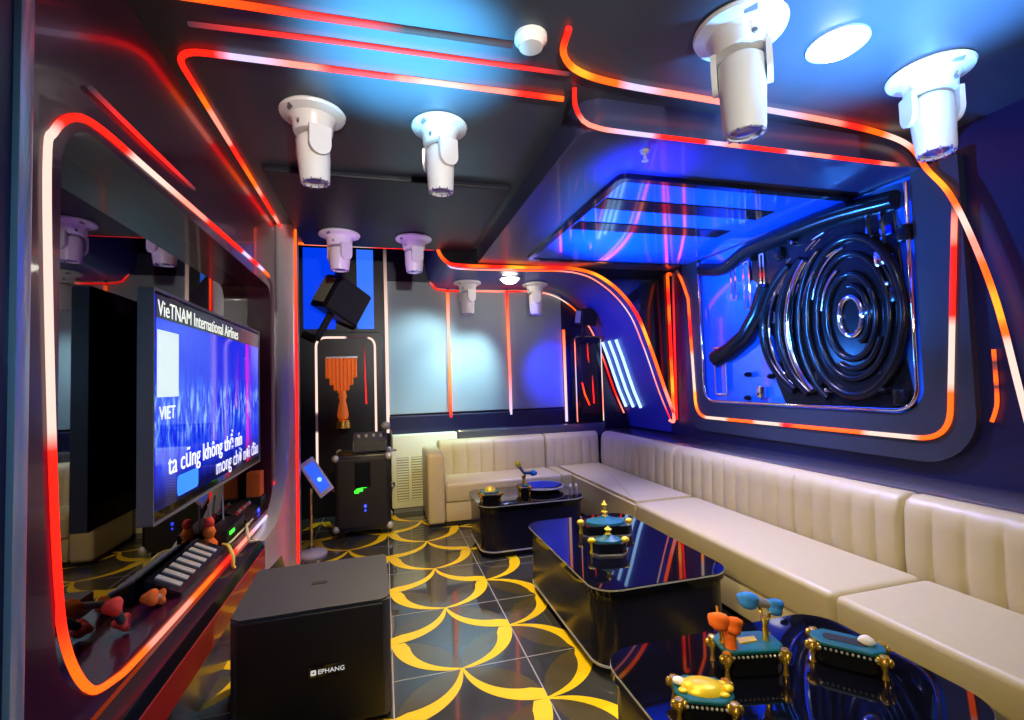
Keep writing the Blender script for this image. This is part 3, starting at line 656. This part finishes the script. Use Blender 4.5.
cable('pale cable lying along the middle of the media ledge', [(-.822,3.42,LZ+.01),(-.818,3.2,LZ+.011),(-.82,2.98,LZ+.01),(-.822,2.93,LZ+.011)], M['cable_white'], .006)

# ================================================================== SOFA
def sofa_back_bm(L, ribs=.13):
    """ribbed backrest; u along the run 0..L, v depth (0 = front face at seat), z up"""
    prof = [(.0,.38),(-.005,.50),(.0,.58),(.004,.66),(.012,.72),(.035,.762),(.08,.782),(.14,.778),(.19,.75),(.20,.38)]
    n = max(2, int(L/.01)); nr = max(1, round(L/ribs)); bm = B(); rows = []
    for i in range(n+1):
        u = L*i/n; row = []
        ph = abs(math.sin(PI*nr*u/L)); sc = .026*(1-ph**.32)
        ed = min(u, L-u); rd = .02*(1-min(1, ed/.02))**2
        for j, (v, z) in enumerate(prof):
            k = sc if j <= 3 else (sc*.5 if j == 4 else 0)
            row.append(bm.verts.new((u, v+k+(rd if j < 7 else 0), z-(rd if 3 < j < 9 else 0))))
        rows.append(row)
    for a, b in zip(rows, rows[1:]):
        for j in range(len(prof)): 
            q = (j+1)%len(prof); bm.faces.new((a[j],b[j],b[q],a[q]))
    bm.faces.new(rows[0]); bm.faces.new(rows[-1])
    return bm
def xf(bm, mtx):
    for v in bm.verts: v.co = mtx @ v.co
    return bm
RIGHT = lambda y: Matrix(((0,1,0,2.45),(-1,0,0,y),(0,0,1,0),(0,0,0,1)))      # u -> -y from y, v -> +x
def sofa_run(t, L, y1, s0, s1):
    """backrest from y1-L to y1, seat from s0 to s1"""
    obj('backrest', xf(sofa_back_bm(L-.008), RIGHT(y1)), M['leather'], t, smooth=50)
    bm = B(); box(bm, 1.895,2.445,s0+.004,s1-.004,.23,.42,.03,4); obj('seat_cushion', bm, M['leather'], t, smooth=50)
    bm = B(); box(bm, 1.91,2.64,s0+.004,s1-.004,.05,.235,.012); obj('base', bm, M['leather'], t, smooth=40)
    bm = B(); box(bm, 1.96,2.62,s0+.03,s1-.03,.0,.055); obj('plinth', bm, M['rubber'], t)
t = thing('sofa_section', 'nearest cream sofa section along the right wall', 'sofa', (0,0,0), group='cream corner sofa'); sofa_run(t, 2.0, 1.81, -.24, 1.71)
t = thing('sofa_section', 'middle cream sofa section along the right wall below the mural', 'sofa', (0,0,0), group='cream corner sofa'); sofa_run(t, 1.93, 3.74, 1.71, 3.42)
t = thing('sofa_section', 'cream corner sofa section where the right and back runs meet', 'sofa', (0,0,0), group='cream corner sofa')
obj('backrest', xf(sofa_back_bm(5.20-3.744, .14), RIGHT(5.20)), M['leather'], t, smooth=50)
obj('backrest', xf(sofa_back_bm(.67, .12), Matrix.Translation((1.784,5.20,0))), M['leather'], t, smooth=50)
bm = B(); prism(bm, rrect(1.895,2.445,3.424,5.21,.02,3), 'z', .23, .42); bmesh.ops.bevel(bm, geom=[e for e in bm.edges if e.verts[0].co.z > .4 and e.verts[1].co.z > .4], offset=.025, segments=4, affect='EDGES'); obj('seat_cushion', bm, M['leather'], t, smooth=50)
bm = B(); box(bm, 1.784,1.9,4.70,5.20,.23,.42,.025,4); obj('seat_cushion', bm, M['leather'], t, smooth=50)
bm = B(); box(bm, 1.91,2.64,3.424,5.37,.05,.235,.012); box(bm, 1.784,1.95,4.715,5.37,.05,.235,.012); obj('base', bm, M['leather'], t, smooth=40)
bm = B(); box(bm, 1.96,2.62,3.45,5.3,0,.055); obj('plinth', bm, M['rubber'], t)
t = thing('sofa_section', 'cream sofa section with the armrest along the back wall', 'sofa', (0,0,0), group='cream corner sofa')
obj('backrest', xf(sofa_back_bm(1.22, .15), Matrix.Translation((.56,5.20,0))), M['leather'], t, smooth=50)
bm = B(); box(bm, .57,1.776,4.70,5.20,.23,.42,.03,4); obj('seat_cushion', bm, M['leather'], t, smooth=50)
bm = B(); box(bm, .57,1.776,4.715,5.36,.05,.235,.012); obj('base', bm, M['leather'], t, smooth=40)
bm = B(); box(bm, .395,.565,4.70,5.36,.035,.72,.035,4); obj('armrest', bm, M['leather'], t, smooth=50)
bm = B(); box(bm, .42,1.74,4.74,5.3,0,.05); obj('plinth', bm, M['rubber'], t)

# ================================================================== TABLES
def table(label, x0, x1, y0, y1, r=.12):
    cx, cy = (x0+x1)/2, (y0+y1)/2; w, d = (x1-x0)/2, (y1-y0)/2
    t = thing('coffee_table', label, 'table', (cx,cy,0))
    bm = B(); prism(bm, rrect(-w,w,-d,d,r,10), 'z', .385, .42); bmesh.ops.bevel(bm, geom=[e for e in bm.edges if e.verts[0].co.z > .41 and e.verts[1].co.z > .41], offset=.010, segments=2, affect='EDGES'); obj('glass_top', bm, M['glass_top'], t, smooth=40)
    bm = B(); prism(bm, rrect(-w+.012,w-.012,-d+.012,d-.012,r,10), 'z', .36, .385); obj('rim', bm, M['black_gloss'], t, smooth=40)
    bm = B(); prism(bm, rrect(-w+.014,w-.014,-d+.014,d-.014,r,10), 'z', .05, .36); obj('body', bm, M['table_body'], t, smooth=40)
    bm = B(); prism(bm, rrect(-w+.05,w-.05,-d+.05,d-.05,r*.8,10), 'z', 0, .05); obj('plinth', bm, M['rubber'], t, smooth=40)
    bm = B(); ringprism(bm, rrect(-w+.010,w-.010,-d+.010,d-.010,r,10), rrect(-w+.018,w-.018,-d+.018,d-.018,r,10), 'z', .05, .06); obj('base_trim', bm, M['silver'], t, smooth=40)
    bm = B(); ringprism(bm, rrect(-w-.001,w+.001,-d-.001,d+.001,r,10), rrect(-w+.005,w-.005,-d+.005,d-.005,r-.004,10), 'z', .409, .4165); obj('edge_glint', bm, M['silver'], t, smooth=40)  # silver ring added for the bright bevel edge of the glass
    return t
table('black glass coffee table nearest the camera, crosswise', .73,1.70,.97,1.62)
table('long black glass coffee table in the middle of the room', .93,1.68,2.06,3.22)
table('black glass coffee table farthest from the camera, by the back sofa', .72,1.62,3.72,4.36)

# ================================================================== TABLETOP THINGS
TZ = .421
def octa(w, d, c): return [(-w+c,-d),(w-c,-d),(w,-d+c),(w,d-c),(w-c,d),(-w+c,d),(-w,d-c),(-w,-d+c)]
def ornate_box(name, label, cat, loc, rz, w, d, h, c=.03):
    t = thing(name, label, cat, (*loc, TZ), (0,0,rz))
    bm = B(); prism(bm, octa(w*.95,d*.95,c), 'z', .004, h-.012); obj('body', bm, M['black_gloss'], t)
    bm = B(); prism(bm, octa(w,d,c), 'z', h-.012, h); bmesh.ops.bevel(bm, geom=list(bm.edges), offset=.003, segments=1, affect='EDGES'); obj('velvet_top', bm, M['teal'], t)
    for sx in (-1,1):
        for sy in (-1,1):
            bm = B(); cxy = Vector((sx*(w-.008), sy*(d-.008), 0))
            lathe(bm, [(0,0),(.010,0),(.007,.01),(.006,h*.30),(.009,h*.42),(.019,h*.75),(.013,h*.95),(0,h)], 10, Matrix.Translation(cxy))
            for q in range(4):
                a = q/4*2*PI; ell(bm, cxy+Vector((.016*math.cos(a),.016*math.sin(a),h*.7)), (.009,.009,.014), 8, 6)
            obj('gold_foot', bm, M['gold'], t, smooth=50)
    bm = B()
    for sy in (-1,1):
        n = int(w*2/.018)
        for k in range(n): ell(bm, (-w+.03+(2*w-.06)*k/(n-1), sy*d*.97, h-.02), (.0045,.0045,.0045), 6, 5)
    obj('bead_trim', bm, M['silver'], t, smooth=60)
    return t
# microphone rest on the near table
t = ornate_box('microphone_stand', 'teal and gold microphone rest holding two microphones on the near table', 'microphone stand', (1.165,1.385), -.22, .105, .06, .085)
for px, m in ((-.085,'gold'),(.065,'gold')):
    bm = B(); lathe(bm, [(0,.084),(.012,.084),(.008,.1),(.011,.12),(.008,.135),(.013,.15),(.016,.16),(0,.165)], 12, Matrix.Translation((px,.0,0))); obj('post', bm, M[m], t, smooth=50)
    bm = B()
    for s in (-1,1): tube(bm, catmull([(px,.0,.155),(px,s*.022,.165),(px,s*.03,.19)], .01), .005, 6)
    obj('fork', bm, M['gold'], t, smooth=60)
bm = B(); prism(bm, [(-.035,-.02),(.03,-.008),(.035,.02),(-.03,.012)], 'z', .085, .09); obj('gold_plate', bm, M['gold_paint'], t)
bm = B(); lathe(bm, [(0,.085),(.02,.085),(.016,.11),(.022,.135),(.012,.15),(0,.152)], 12, Matrix.Translation((-.07,-.03,0))); obj('orange_knob', bm, M['orange_foam'], t, smooth=50)
microphone((1.015,1.372,.610), (1.110,1.345,.580), M['orange_foam'], 'microphone with orange windscreen resting on the teal and gold holder', r=.026)
microphone((1.160,1.405,.640), (1.300,1.372,.600), M['blue_foam'], 'microphone with blue windscreen resting on the teal and gold holder', r=.026)
# gold plaque box
t = ornate_box('trinket_box', 'teal and gold box with embossed golden lid at the front of the near table', 'box', (.885,1.245), -.45, .082, .06, .068, .035)
bm = B(); lathe(bm, [(0,.068),(.062,.068),(.058,.078),(.035,.088),(0,.092)], 20, Matrix.Diagonal((1.05,.72,1,1))); obj('golden_lid', bm, M['gold_paint'], t, smooth=50)
for k, a in enumerate((.5,1.5*PI/2+.3,PI+.5,-.6)):
    bm = B(); ell(bm, (.062*math.cos(a)*1.05,.05*math.sin(a),.072), (.016,.011,.006), 10, 6); obj('lid_claw', bm, M['gold_paint'], t, smooth=60)
bm = B(); ell(bm, (-.066,.01,.078), (.018,.016,.010), 12, 8); obj('pearl_end', bm, M['tissue'], t, smooth=60)
bm = B(); ell(bm, (.068,-.01,.08), (.016,.014,.010), 12, 8); obj('lid_knob', bm, M['gold_paint'], t, smooth=60)
# tissue box
t = ornate_box('tissue_box', 'teal and gold tissue box near the sofa edge of the near table', 'tissue box', (1.49,1.30), -.85, .105, .052, .075, .035)
bm = B(); prism(bm, rrect(-.068,.06,-.022,.022,.021,6), 'z', .0745, .0765); obj('slot', bm, M['rubber'], t)
bm = B(); lathe(bm, [(0,.07),(.014,.072),(.024,.084),(.018,.096),(.006,.104),(0,.105)], 9, Matrix.Translation((.055,.004,0)) @ Matrix.Diagonal((1.1,.6,1,1))); obj('tissue', bm, M['tissue'], t, smooth=50)
# lidded boxes on the middle table
def lidded(label, loc, w, fin, rz=0):
    t = thing('lidded_box', label, 'box', (*loc, TZ), (0,0,rz))
    h = .065
    bm = B(); prism(bm, octa(w,w*.62,.03), 'z', .012, h); obj('body', bm, M['black_gloss'], t)
    bm = B(); prism(bm, octa(w*.98,w*.60,.03), 'z', 0, .012); obj('base_plate', bm, M['silver'], t)
    bm = B(); prof = [(0,h),(w*.80,h),(w*.78,h+.010),(w*.45,h+.022),(w*.14,h+.040),(0,h+.042)]
    lathe(bm, prof, 24, Matrix.Diagonal((1,.7,1,1))); l = obj('lid', bm, M['teal'], t, smooth=50)
    bm = B(); z = h+.038
    lathe(bm, [(0,z),(.018,z),(.010,z+.012),(.022,z+.028),(.008,z+.036)]+([(.010,z+.06),(.02,z+.072),(.008,z+.085)] if fin else [])+[(0,z+(.105 if fin else .05))], 12); obj('finial', bm, M['gold_paint'], l, smooth=50)
    for s in (-1,1):
        bm = B(); ell(bm, (s*w*1.0,0,h+.004), (.024,.02,.017), 12, 8); lathe(bm, [(0,.0),(.012,0),(.008,.03),(.014,h),(0,h)], 10, Matrix.Translation((s*w,0,0))); obj('gold_handle', bm, M['gold_paint'], t, smooth=50)
    return t
lidded('wide teal lidded box with tall gold finial, far end of the middle table', (1.35,2.83), .155, True, -.24)
lidded('smaller teal lidded box with gold knob on the middle table', (1.21,2.50), .095, False, -.24)
# far table
t = ornate_box('trinket_box', 'small teal and gold box at the left end of the far table', 'box', (.85,3.95), -.1, .085, .06, .07)
bm = B(); lathe(bm, [(0,.07),(.05,.07),(.045,.085),(.02,.105),(0,.11)], 16); obj('golden_lid', bm, M['gold_paint'], t, smooth=50)
t = ornate_box('microphone_stand', 'slim teal and gold microphone rest in the middle of the far table', 'microphone stand', (1.17,4.04), -.1, .05, .05, .08)
bm = B(); lathe(bm, [(0,.08),(.02,.08),(.012,.11),(.02,.15),(0,.155)], 12); obj('post', bm, M['gold'], t, smooth=50)
microphone((1.10,4.02,.70), (1.19,4.05,.575), M['gold_paint'], 'gold headed microphone standing tilted in the far table rest', r=.024, with_ring=False)
microphone((1.30,4.10,.575), (1.17,4.03,.60), M['blue_foam'], 'blue headed microphone lying across the far table rest', body=M['teal'], r=.024, with_ring=False)
t = thing('serving_tray', 'round dark blue dish on the right half of the far table', 'dish', (1.36,4.10,TZ))
bm = B(); lathe(bm, [(0,0),(.13,0),(.19,.035),(.195,.04),(.18,.04),(.12,.012),(0,.012)], 32); obj('dish', bm, mat('blue_glaze',(.01,.015,.12),.08,coat=1), t, smooth=40)
bm = B(); tube(bm, [Vector((.19*math.cos(a/32*2*PI),.19*math.sin(a/32*2*PI),.04)) for a in range(32)], .005, 6, True); obj('rim', bm, M['silver'], t, smooth=60)
for x, l in ((1.535,'white capped small bottle at the right end of the far table, nearer the dish'),(1.585,'white capped small bottle at the right edge of the far table')):
    t = thing('bottle', l, 'bottle', (x-.01,3.84,TZ), group='small bottles on the far table')
    bm = B(); lathe(bm, [(0,0),(.016,0),(.017,.05),(.009,.07),(0,.07)], 12); obj('body', bm, M['grey_plastic'], t, smooth=50)
    bm = B(); lathe(bm, [(0,.069),(.011,.069),(.01,.09),(0,.091)], 12); obj('cap', bm, M['tissue'], t, smooth=50)

# ================================================================== CEILING FIXTURES
def moving_head(loc, rz, label, s=1., drop=.33, tilt=.0, R=.15):
    t = thing('moving_head_light', label, 'stage light', loc, (0,0,rz), 'white moving head lights under the ceiling')
    bm = B(); lathe(bm, [(0,0),(R*.93,0),(R,-.012),(R*.97,-.024),(R*.80,-.032),(R*.70,-.04),(0,-.04)], 36); obj('flange', bm, M['white_plastic'], t, smooth=40)
    bm = B(); lathe(bm, [(0,-.038),(R*.72,-.038),(R*.62,-.06),(R*.60,-.10),(R*.56,-.11),(0,-.11)], 32); obj('neck', bm, M['white_plastic'], t, smooth=40)
    for sx in (-1,1):
        bm = B(); x = sx*R*.56
        prism(bm, rrect(-.05,.05,-.235,-.10,(.049,.049,.004,.004),8), 'x', x-.010, x+.010)
        bmesh.ops.bevel(bm, geom=list(bm.edges), offset=.004, segments=2, affect='EDGES', clamp_overlap=True)
        obj('yoke_arm', bm, M['white_plastic'], t, smooth=40)
    bm = B(); tm = Matrix.Translation((0,0,-.175)) @ Matrix.Rotation(tilt,4,'X') @ Matrix.Translation((0,0,.175))
    r = R*.50
    lathe(bm, [(0,-.118),(r*.72,-.118),(r*.96,-.135),(r,-.16),(r*.98,-.24),(r*.90,-drop+.02),(r*.86,-drop),(r*.72,-drop),(r*.70,-drop+.012),(0,-drop+.012)], 32, tm); b = obj('barrel', bm, M['white_plastic'], t, smooth=40)
    bm = B(); lathe(bm, [(0,-drop+.001),(r*.45,-drop+.003),(r*.69,-drop+.012),(0,-drop+.0125)], 24, tm); obj('lens', bm, M['lens'], b, smooth=50)
    for k in range(10):
        a = k/10*2*PI; bm = B(); box(bm, -.006,.006,-.003,.003,-.006,.006,0,1, tm @ Matrix.Translation((r*.79*math.cos(a), r*.79*math.sin(a), -drop)) @ Matrix.Rotation(a,4,'Z'))
        obj('lens_fin', bm, M['lens'], b)
    bm = B(); box(bm, -.022,.022,-.003,.003,-.012,.012,.003,2, Matrix.Translation((R*.25,-R*.80,-.03)) @ Matrix.Rotation(.9,4,'X')); obj('display', bm, M['grey_plastic'], t)
    bm = B(); lathe(bm, [(0,0),(.011,0),(.009,.005),(0,.006)], 12, orient((R*.3,-R*.545,-.085),(0,-1,0))); obj('sensor', bm, M['grey_plastic'], t, smooth=50)
    return t
ZC = 2.702
moving_head((1.315,1.44,ZC), -.75, 'large white moving head light under the ceiling, beside the bright downlight', drop=.405, R=.165, tilt=.04)
moving_head((2.33,1.47,ZC), -.5, 'white moving head light at the upper right over the mural', drop=.375, R=.155, tilt=-.06)
moving_head((-.30,2.36,ZC), -1.1, 'white moving head light nearest the television, near row', drop=.34, R=.148, tilt=.05)
moving_head((.295,2.35,ZC), -1.15, 'white moving head light in the middle of the left ceiling panel, near row', drop=.345, R=.14)
moving_head((-.33,4.12,2.667), -.9, 'lilac lit moving head light far left, in front of the hanging speaker', drop=.31, R=.165)
moving_head((.275,4.14,2.667), -1.3, 'lilac lit moving head light far row, left of the header arch', drop=.30, R=.155)
moving_head((.93,5.25,2.532), -1.2, 'white moving head light against the grey wall, left of the bright downlight', drop=.36, R=.155)
moving_head((1.73,5.25,2.532), -1.7, 'white moving head light against the grey wall, right of the bright downlight', drop=.36, R=.15)
def downlight(loc, label, r=.055):
    t = thing('downlight', label, 'ceiling light', loc)
    bm = B(); ringprism(bm, rrect(-r*1.2,r*1.2,-r*1.2,r*1.2,r*1.19,8), rrect(-r,r,-r,r,r*.99,8), 'z', -.010, 0); obj('ring', bm, M['silver'], t, smooth=40)
    bm = B(); lathe(bm, [(0,-r*.62),(r*.4,-r*.56),(r*.75,-r*.38),(r*.95,-.012),(r*.97,-.001),(0,-.001)], 24); obj('bulb', bm, M['lamp_on'], t, smooth=50)
    return t
downlight((1.76,1.42,ZC), 'glaring round downlight in the ceiling between the two large stage lights', .09)
downlight((1.36,5.0,2.53), 'glaring round downlight in the header before the grey back wall', .10)
t = thing('smoke_detector', 'small round white smoke detector on the dark ceiling', 'smoke detector', (.56,1.655,ZC))
bm = B(); lathe(bm, [(0,0),(.062,0),(.062,-.018),(.05,-.03),(.045,-.045),(0,-.048)], 28); obj('housing', bm, M['white_plastic'], t, smooth=40)
bm = B(); lathe(bm, [(.047,-.03),(.055,-.024),(.05,-.028)], 20); obj('vent_ring', bm, M['grey_plastic'], t, smooth=50)
t = thing('ceiling_sensor', 'tiny silver sprinkler on the soffit edge left of the large stage light', 'sprinkler', (1.30,2.10,2.55))
bm = B(); lathe(bm, [(0,0),(.025,0),(.02,-.012),(.008,-.02),(.008,-.05),(0,-.05)], 14); obj('body', bm, M['silver'], t, smooth=50)
bm = B(); lathe(bm, [(0,-.05),(.018,-.05),(.018,-.054),(0,-.054)], 14); obj('deflector', bm, M['silver'], t, smooth=50)

# ================================================================== LIGHTS
def spot(loc, target, power, color, size=60, blend=.6, rad=.06):
    l = bpy.data.lights.new('spot', 'SPOT'); l.energy = power; l.color = color; l.spot_size = math.radians(size); l.spot_blend = blend; l.shadow_soft_size = rad
    o = bpy.data.objects.new('spot_light', l); COL.objects.link(o); o.location = loc
    o.rotation_euler = (Vector(target)-Vector(loc)).to_track_quat('-Z','Y').to_euler(); return o
WARM=(1,.76,.36); COOL=(.80,.76,1); BLUE=(.012,.035,1); CYAN=(.13,.62,1)
AZURE=(.03,.22,1)
spot((1.76,1.42,2.6), (1.9,1.6,0), 60, (.9,.88,1), 130, .8)
spot((1.36,5.0,2.40), (.80,5.62,1.2), 230, (.60,.95,1), 62, 1)
spot((.7,4.9,2.2), (.42,5.62,1.7), 60, (.6,.92,1), 85, .9)  # this and the spots below it are added fill without fixtures
spot((2.05,2.7,2.48), (2.25,2.6,.4), 300, (.58,.54,1), 95, .9)
spot((1.6,4.3,2.45), (1.6,4.95,.4), 160, (.62,.58,1), 55, .9)
spot((-.55,.3,1.9), (2.2,2.0,.45), 125, (1,.74,.26), 55, .9)  # unseen warm fill added for the sofa fronts
spot((.2,2.4,2.6), (.4,5.2,.35), 420, WARM, 40, .9)
spot((.35,3.4,2.6), (.35,2.7,0), 280, WARM, 90, .9)
spot((.75,1.3,2.6), (.75,2.1,0), 90, WARM, 56, .9)
spot((-.1,.6,2.5), (1.0,1.35,.45), 45, (1,.95,.85), 40, .9)
spot((-.2,.9,2.6), (-.25,2.6,.5), 14, (1,1,1), 60, .9)
# white spots added behind the camera to brighten the stage lights
spot((.35,-.9,1.9), (.3,2.2,2.5), 420, (1,.95,.86), 42, .9)
spot((.6,-.9,1.9), (1.8,1.45,2.45), 240, (1,.95,.86), 42, .9)
# blue spots added in mid-air, without fixtures, to light the blue areas
spot((1.0,4.9,2.1), (3.0,5.1,1.5), 150, BLUE, 75, .8)
spot((1.5,3.7,1.5), (2.2,3.1,2.55), 700, AZURE, 105, .8)
spot((1.3,2.6,1.9), (3.0,3.1,1.7), 260, AZURE, 75, .8)
spot((1.2,.6,2.2), (3.05,1.2,1.8), 25, BLUE, 90, .9)
spot((1.9,4.4,2.0), (2.05,5.6,1.5), 230, BLUE, 40, .9)
spot((1.3,2.5,1.5), (1.4,2.28,2.55), 900, BLUE, 36, 1)
# spots added for the bright ceiling patches, far stage lights and left wall
spot((.12,1.5,1.5), (.12,1.85,2.7), 1500, CYAN, 44, 1)
spot((1.9,1.1,1.6), (1.8,1.25,2.7), 1100, (.12,.42,1), 70, 1)
spot((.0,3.3,1.5), (-.03,4.12,2.5), 60, (.5,.2,1), 45, 1)
spot((.7,-.6,1.9), (-.8,1.0,1.3), 60, (.2,.6,1), 60, 1)

w = bpy.data.worlds.new('dim_room'); SC.world = w; w.use_nodes = True
w.node_tree.nodes['Background'].inputs['Color'].default_value = (.05,.06,.12,1)
w.node_tree.nodes['Background'].inputs['Strength'].default_value = .2

# ================================================================== CAMERA
F, YAW, ROLL, PITCH = 476., .265, .030, .045
cam = bpy.data.cameras.new('camera'); co = bpy.data.objects.new('camera', cam); COL.objects.link(co)
cam.sensor_fit = 'HORIZONTAL'; cam.sensor_width = 36; cam.lens = F/1024*36; cam.clip_start = .02
cr, sr, cp, sp, cy, sy = math.cos(ROLL), math.sin(ROLL), math.cos(PITCH), math.sin(PITCH), math.cos(YAW), math.sin(YAW)
def ray(u, v, f2):
    r = u*cr-v*sr; d2 = u*sr+v*cr; f = f2*cp+d2*sp; d = -f2*sp+d2*cp
    return Vector((r*cy+f*sy, -r*sy+f*cy, -d))
X, Y, Z = ray(1,0,0), ray(0,-1,0), -ray(0,0,1)
mw = Matrix((X, Y, Z)).transposed().to_4x4(); mw.translation = (0,0,1.4)
co.matrix_world = mw
SC.camera = co
vs = SC.view_settings
vs.view_transform = 'Standard'; vs.look = 'None'; vs.gamma = 1; vs.exposure = 0.0; vs.use_curve_mapping = False
